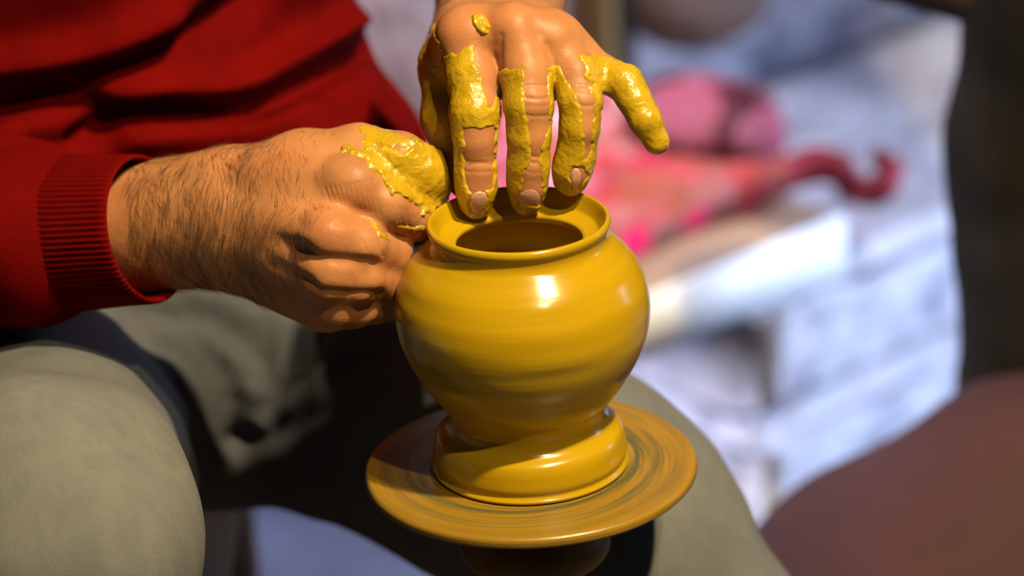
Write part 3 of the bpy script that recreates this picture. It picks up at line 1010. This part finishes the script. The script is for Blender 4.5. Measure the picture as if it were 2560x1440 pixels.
# ---- fingernails
def nail(polys, lo, hi, lift=0.30):
    f = Field(lo, hi, 0.35)
    upper_hand(f)
    a = f.a
    near = np.argwhere((a < 2.5) & (a > -2.5))
    Q = f.o + near * f.h
    x, y = vpix(Q)
    m = poly_dist(polys, x, y) / 5.5
    t = np.where(Q[:, 2] > lo[2], np.clip(m * 0.9 + 0.1, -2.0, lift), -2.0)
    arr = np.maximum(np.abs(a), 1.5).astype(np.float32) * np.where(a < 0, -1, 1)
    arr[near[:, 0], near[:, 1], near[:, 2]] = a[near[:, 0], near[:, 1], near[:, 2]] - t
    P, Fq = surface_nets(arr, f.o, f.h, 2)
    sdv = f.sample(P)
    keep = (sdv[Fq] > -0.35).any(1)
    c = P[Fq].mean(1)
    cx, cy = vpix(c)
    keep &= poly_dist(polys, cx, cy) > -2.5
    keep &= c[:, 2] > lo[2] + 1.0
    Fq = Fq[keep]
    used = np.unique(Fq)
    mp = np.full(len(P), -1); mp[used] = np.arange(len(used))
    o = link_mesh('fingernail', v2w(P[used]) - np.array(person.location), mp[Fq], MAT['nail'])
    o.location = person.location
    o.parent = body
    o.matrix_parent_inverse = person.matrix_world.inverted()
    return o

def nail_box(polys, w0, w1):
    p = np.array(polys)
    k = DIST / FPX
    return np.array([(p[:, 0].min() - 1280) * k - 1.5, (720 - p[:, 1].max()) * k - 1.5, w0]), np.array([(p[:, 0].max() - 1280) * k + 1.5, (720 - p[:, 1].min()) * k + 1.5, w1])

for pl in (Z5([(490, 800), (500, 730), (560, 660), (640, 640), (720, 660), (765, 730), (745, 860), (680, 950), (600, 1000), (530, 960), (500, 880)]),
           Z5([(1250, 760), (1280, 670), (1370, 605), (1450, 590), (1540, 615), (1595, 690), (1595, 780), (1570, 860), (1420, 880), (1300, 870)]),
           Z5([(2105, 340), (2150, 270), (2210, 275), (2250, 360), (2240, 500), (2190, 620), (2130, 650), (2105, 520)])):
    lo, hi = nail_box(pl, -9, 16)
    nail(pl, lo, hi)

# ---- dark hair on the forearm
def arm_hair():
    N = vnormals(PL, FL)
    x, y = vpix(PL)
    w = np.where(x < 640, 1.0, np.clip((840 - x) / 260, 0, 1)) * (x > 320) * np.clip(N[:, 2] + 0.45, 0, 1) * (y < 760)
    w = w * np.clip(1.1 - np.maximum(0, x - 620) / 150 * (y > 560), 0.15, 1)
    w /= w.sum()
    ids = rng.choice(len(PL), 2100, p=w)
    NU = vnormals(PU, FU)
    xu, yu = vpix(PU)
    wu = ((yu < 60) & (PU[:, 2] < -62)) * np.clip(NU[:, 2] + 0.3, 0, 1)
    wu = wu / wu.sum()
    idu = rng.choice(len(PU), 500, p=wu)
    p0 = np.concatenate([PL[ids], PU[idu]]); n0 = np.concatenate([N[ids], NU[idu]])
    ids = np.concatenate([ids, idu])
    vs, fs = [], []
    cl = vnoise(p0, 0.12, 77)[:, None]
    base = np.array([[0.22, -1.0, 0.0]]) + cl * np.array([[0.75, 0.1, 0]]) + rng.normal(0, 0.16, (len(ids), 3))
    tang = base - n0 * (base * n0).sum(1, keepdims=True)
    tang /= np.linalg.norm(tang, axis=1, keepdims=True)
    side = np.cross(tang, n0)
    L = rng.uniform(6, 13, len(ids)) * np.clip(1.15 - (vpix(p0)[0] - 320) / 900, 0.5, 1)
    q = 0
    for i in range(len(ids)):
        for s, (t, lift, r) in enumerate(((-0.05, -0.3, .06), (0.5, 0.7, .05), (1.0, 0.45, .012))):
            c = p0[i] + tang[i] * L[i] * t + n0[i] * lift + side[i] * (t * t * cl[i, 0] * 1.2)
            for a in range(3):
                an = a * 2.094
                vs.append(c + (side[i] * math.cos(an) + n0[i] * math.sin(an)) * r)
        for s in (0, 3):
            for a in range(3):
                b = (a + 1) % 3
                fs.append((q + s + a, q + s + b, q + s + 3 + b, q + s + 3 + a))
        q += 9
    o = link_mesh('arm_hair', v2w(np.array(vs)) - np.array(person.location), np.array(fs), MAT['hair'])
    o.location = person.location
    o.parent = body
    o.matrix_parent_inverse = person.matrix_world.inverted()
    tag(o, 'dark hair on the forearm', kind='stuff')
arm_hair()

# ---- clothing
TH = math.radians(40)
lat = BASIS @ np.array([math.cos(TH), math.sin(TH), 0]); fac = BASIS @ np.array([math.sin(TH), -math.cos(TH), 0]); upv = BASIS @ Zv
ROT = np.stack([lat, fac, upv])

def folded(P, Fq, valleys, ridges, nmin=0.0):
    N = vnormals(P, Fq)
    x, y = vpix(P)
    fr = np.clip((N[:, 2] - nmin) / 0.3, 0, 1)
    d = np.zeros(len(P))
    for pl, s, a in valleys:
        d -= a * np.exp(-(line_dist(pl, x, y) / s) ** 2)
    for pl, s, a in ridges:
        d += a * np.exp(-(line_dist(pl, x, y) / s) ** 2)
    return P + N * (d * fr)[:, None]

def cloth_part(name, f, valleys, ridges, mat, noise, label=None, parent=person):
    P, Fq = f.mesh(None, 4)
    N = vnormals(P, Fq)
    P = P + N * (fbm(P, noise[0], 2, 61) * noise[1])[:, None]
    P = folded(P, Fq, valleys, ridges)
    P = laplace(P, Fq, 3)
    o = link_mesh(name, v2w(P) - np.array(person.location), Fq, mat)
    o.location = person.location
    o.parent = parent
    o.matrix_parent_inverse = person.matrix_world.inverted()
    if label:
        o['label'] = label
    return o

belly = V(262, 330, -285)
sw = Field([-360, -60, -420], [40, 300, 0], 3.6)
sw.add([ell(belly, (158, 118, 150), ROT), ell(belly + upv * 190 + fac * 15, (165, 115, 190), ROT), ell(V(690, 420, -255), (84, 80, 50), ROT)], 40, 40, 40)
sw.add(chain([V(-240, -420, -250), V(-330, 300, -190), V(-120, 590, -120), V(30, 586, -82), V(112, 584, -72)], [75, 62, 47, 40.0, 37.5]), 25, 10, 20)
sw.add(chain([V(800, -700, -330), V(1120, -560, -300), V(1290, -330, -235)], [70, 50, 38]), 25, 20, 20)
val = [([(-20, 235), (120, 215), (260, 190), (380, 145), (480, 95), (600, 20), (640, -20)], 36, 20), ([(190, 360), (250, 325), (310, 285), (420, 272), (560, 275), (650, 262), (760, 205), (860, 150), (950, 105)], 26, 19),
       ([(-20, 285), (100, 258), (200, 258), (270, 265)], 20, 14), ([(860, 240), (900, 290), (930, 330)], 30, 7)]
rid = [([(-20, 165), (150, 140), (300, 90), (420, 40)], 42, 13), ([(270, 215), (400, 200), (560, 215), (640, 200), (740, 140), (900, 40)], 36, 16), ([(330, 340), (500, 335), (640, 330), (760, 290)], 34, 10), ([(0, 320), (130, 310)], 24, 6)]
sweater = cloth_part('sweater', sw, val, rid, MAT['sweater'], (0.018, 4.0), 'red knitted sweater with ribbed cuff')

def cuff():
    A, B = V(96, 586, -76), V(372, 572, -36)
    ax = B - A; Ln = np.linalg.norm(ax); ax /= Ln
    s1 = np.cross(ax, [0, 1, 0]); s1 /= np.linalg.norm(s1)
    s2 = np.cross(s1, ax)
    if s2[1] < 0:
        s2 = -s2
    n, ribs = 640, 80
    th = np.linspace(0, 2 * np.pi, n, endpoint=False)
    rows = []
    prof = [(0.0, 0.5), (0.04, 1.6), (0.25, 1.2), (0.5, 0.8), (0.75, 0.5), (0.93, 0.7), (0.985, 0.55), (1.0, -0.3), (0.985, -1.6), (0.9, -2.2), (0.6, -2.4)]
    for t, off in prof:
        rib = 0.27 * np.cos(th * ribs + 0.25 * np.sin(th * 5 + t * 3)) if off > -0.2 else 0 * th
        ry = 37.3 - 3.2 * t + off + rib
        rx = 34.0 - 5.2 * t + off + rib
        skew = -4.0 * np.sin(th) * t
        c = A + ax * Ln * t
        rows.append(c + np.outer(np.cos(th) * rx, s1) + np.outer(np.sin(th) * ry, s2) + np.outer(skew, ax))
    P = np.concatenate(rows)
    m = len(prof)
    i = np.arange(m - 1)[:, None]; j = np.arange(n)[None]; jn = (j + 1) % n
    Fq = np.stack([i * n + j, i * n + jn, (i + 1) * n + jn, (i + 1) * n + j], -1).reshape(-1, 4)
    o = link_mesh('cuff', v2w(P) - np.array(person.location), Fq, MAT['sweater'])
    o.location = person.location
    o.parent = sweater
    o.matrix_parent_inverse = person.matrix_world.inverted()
    o['label'] = 'ribbed red knit cuff'
cuff()

je = Field([-340, -330, -470], [140, 60, 100], 3.6)
je.add([ell(V(330, 640, -300), (165, 128, 110), ROT), ell(V(420, 820, -290), (150, 125, 90), ROT)], 40, 30, 30)
je.add(chain([V(90, 960, -330), V(100, 1150, -150), V(112, 1300, 8)], [84, 74, 66]), 25, 22, 30)                         # near thigh
je.add(chain([V(112, 1300, 8), V(125, 1390, 12), V(180, 1900, -30), V(200, 2300, -60)], [66, 65, 55, 48]), 20, 12, 30)   # near shin
je.add(chain([V(560, 850, -300), V(950, 985, -225), V(1400, 1235, -160)], [84, 67, 67]), 25, 16, 30)                     # far thigh
je.add(chain([V(1400, 1235, -160), V(1500, 1330, -160), V(1980, 1950, -160), V(2160, 2250, -170)], [67, 66, 54, 46]), 20, 12, 30)
val = [([(590, 1125), (520, 1030), (440, 930), (390, 860), (330, 800)], 24, 6), ([(600, 1110), (560, 1010), (500, 930), (420, 850)], 18, 4), ([(310, 765), (400, 785), (500, 805), (590, 850), (650, 910), (650, 960)], 17, 6),
       ([(650, 700), (655, 780), (672, 860), (660, 930)], 10, 4), ([(600, 1125), (640, 1040), (680, 980), (720, 900), (780, 830)], 18, 5), ([(600, 1130), (700, 1080), (800, 1040), (900, 985), (980, 950)], 26, 5),
       ([(850, 920), (900, 890), (960, 880)], 24, 7), ([(440, 1075), (520, 1110), (580, 1130)], 18, 3), ([(0, 1060), (150, 1070), (330, 1090)], 18, 1.6), ([(200, 1180), (330, 1160), (470, 1165)], 22, 1.5)]
val += [([(700, 740), (740, 820), (720, 900)], 18, 5), ([(800, 780), (790, 860), (740, 940), (660, 1040)], 20, 6), ([(420, 800), (520, 870), (580, 960), (600, 1080)], 18, 6), ([(480, 770), (560, 800), (640, 850)], 16, 5)]
rid = [([(420, 815), (520, 850), (600, 910), (630, 980)], 26, 5), ([(640, 1060), (700, 1010), (780, 950)], 20, 4), ([(790, 1000), (870, 950)], 18, 4), ([(668, 720), (668, 830)], 7, 1.5)]
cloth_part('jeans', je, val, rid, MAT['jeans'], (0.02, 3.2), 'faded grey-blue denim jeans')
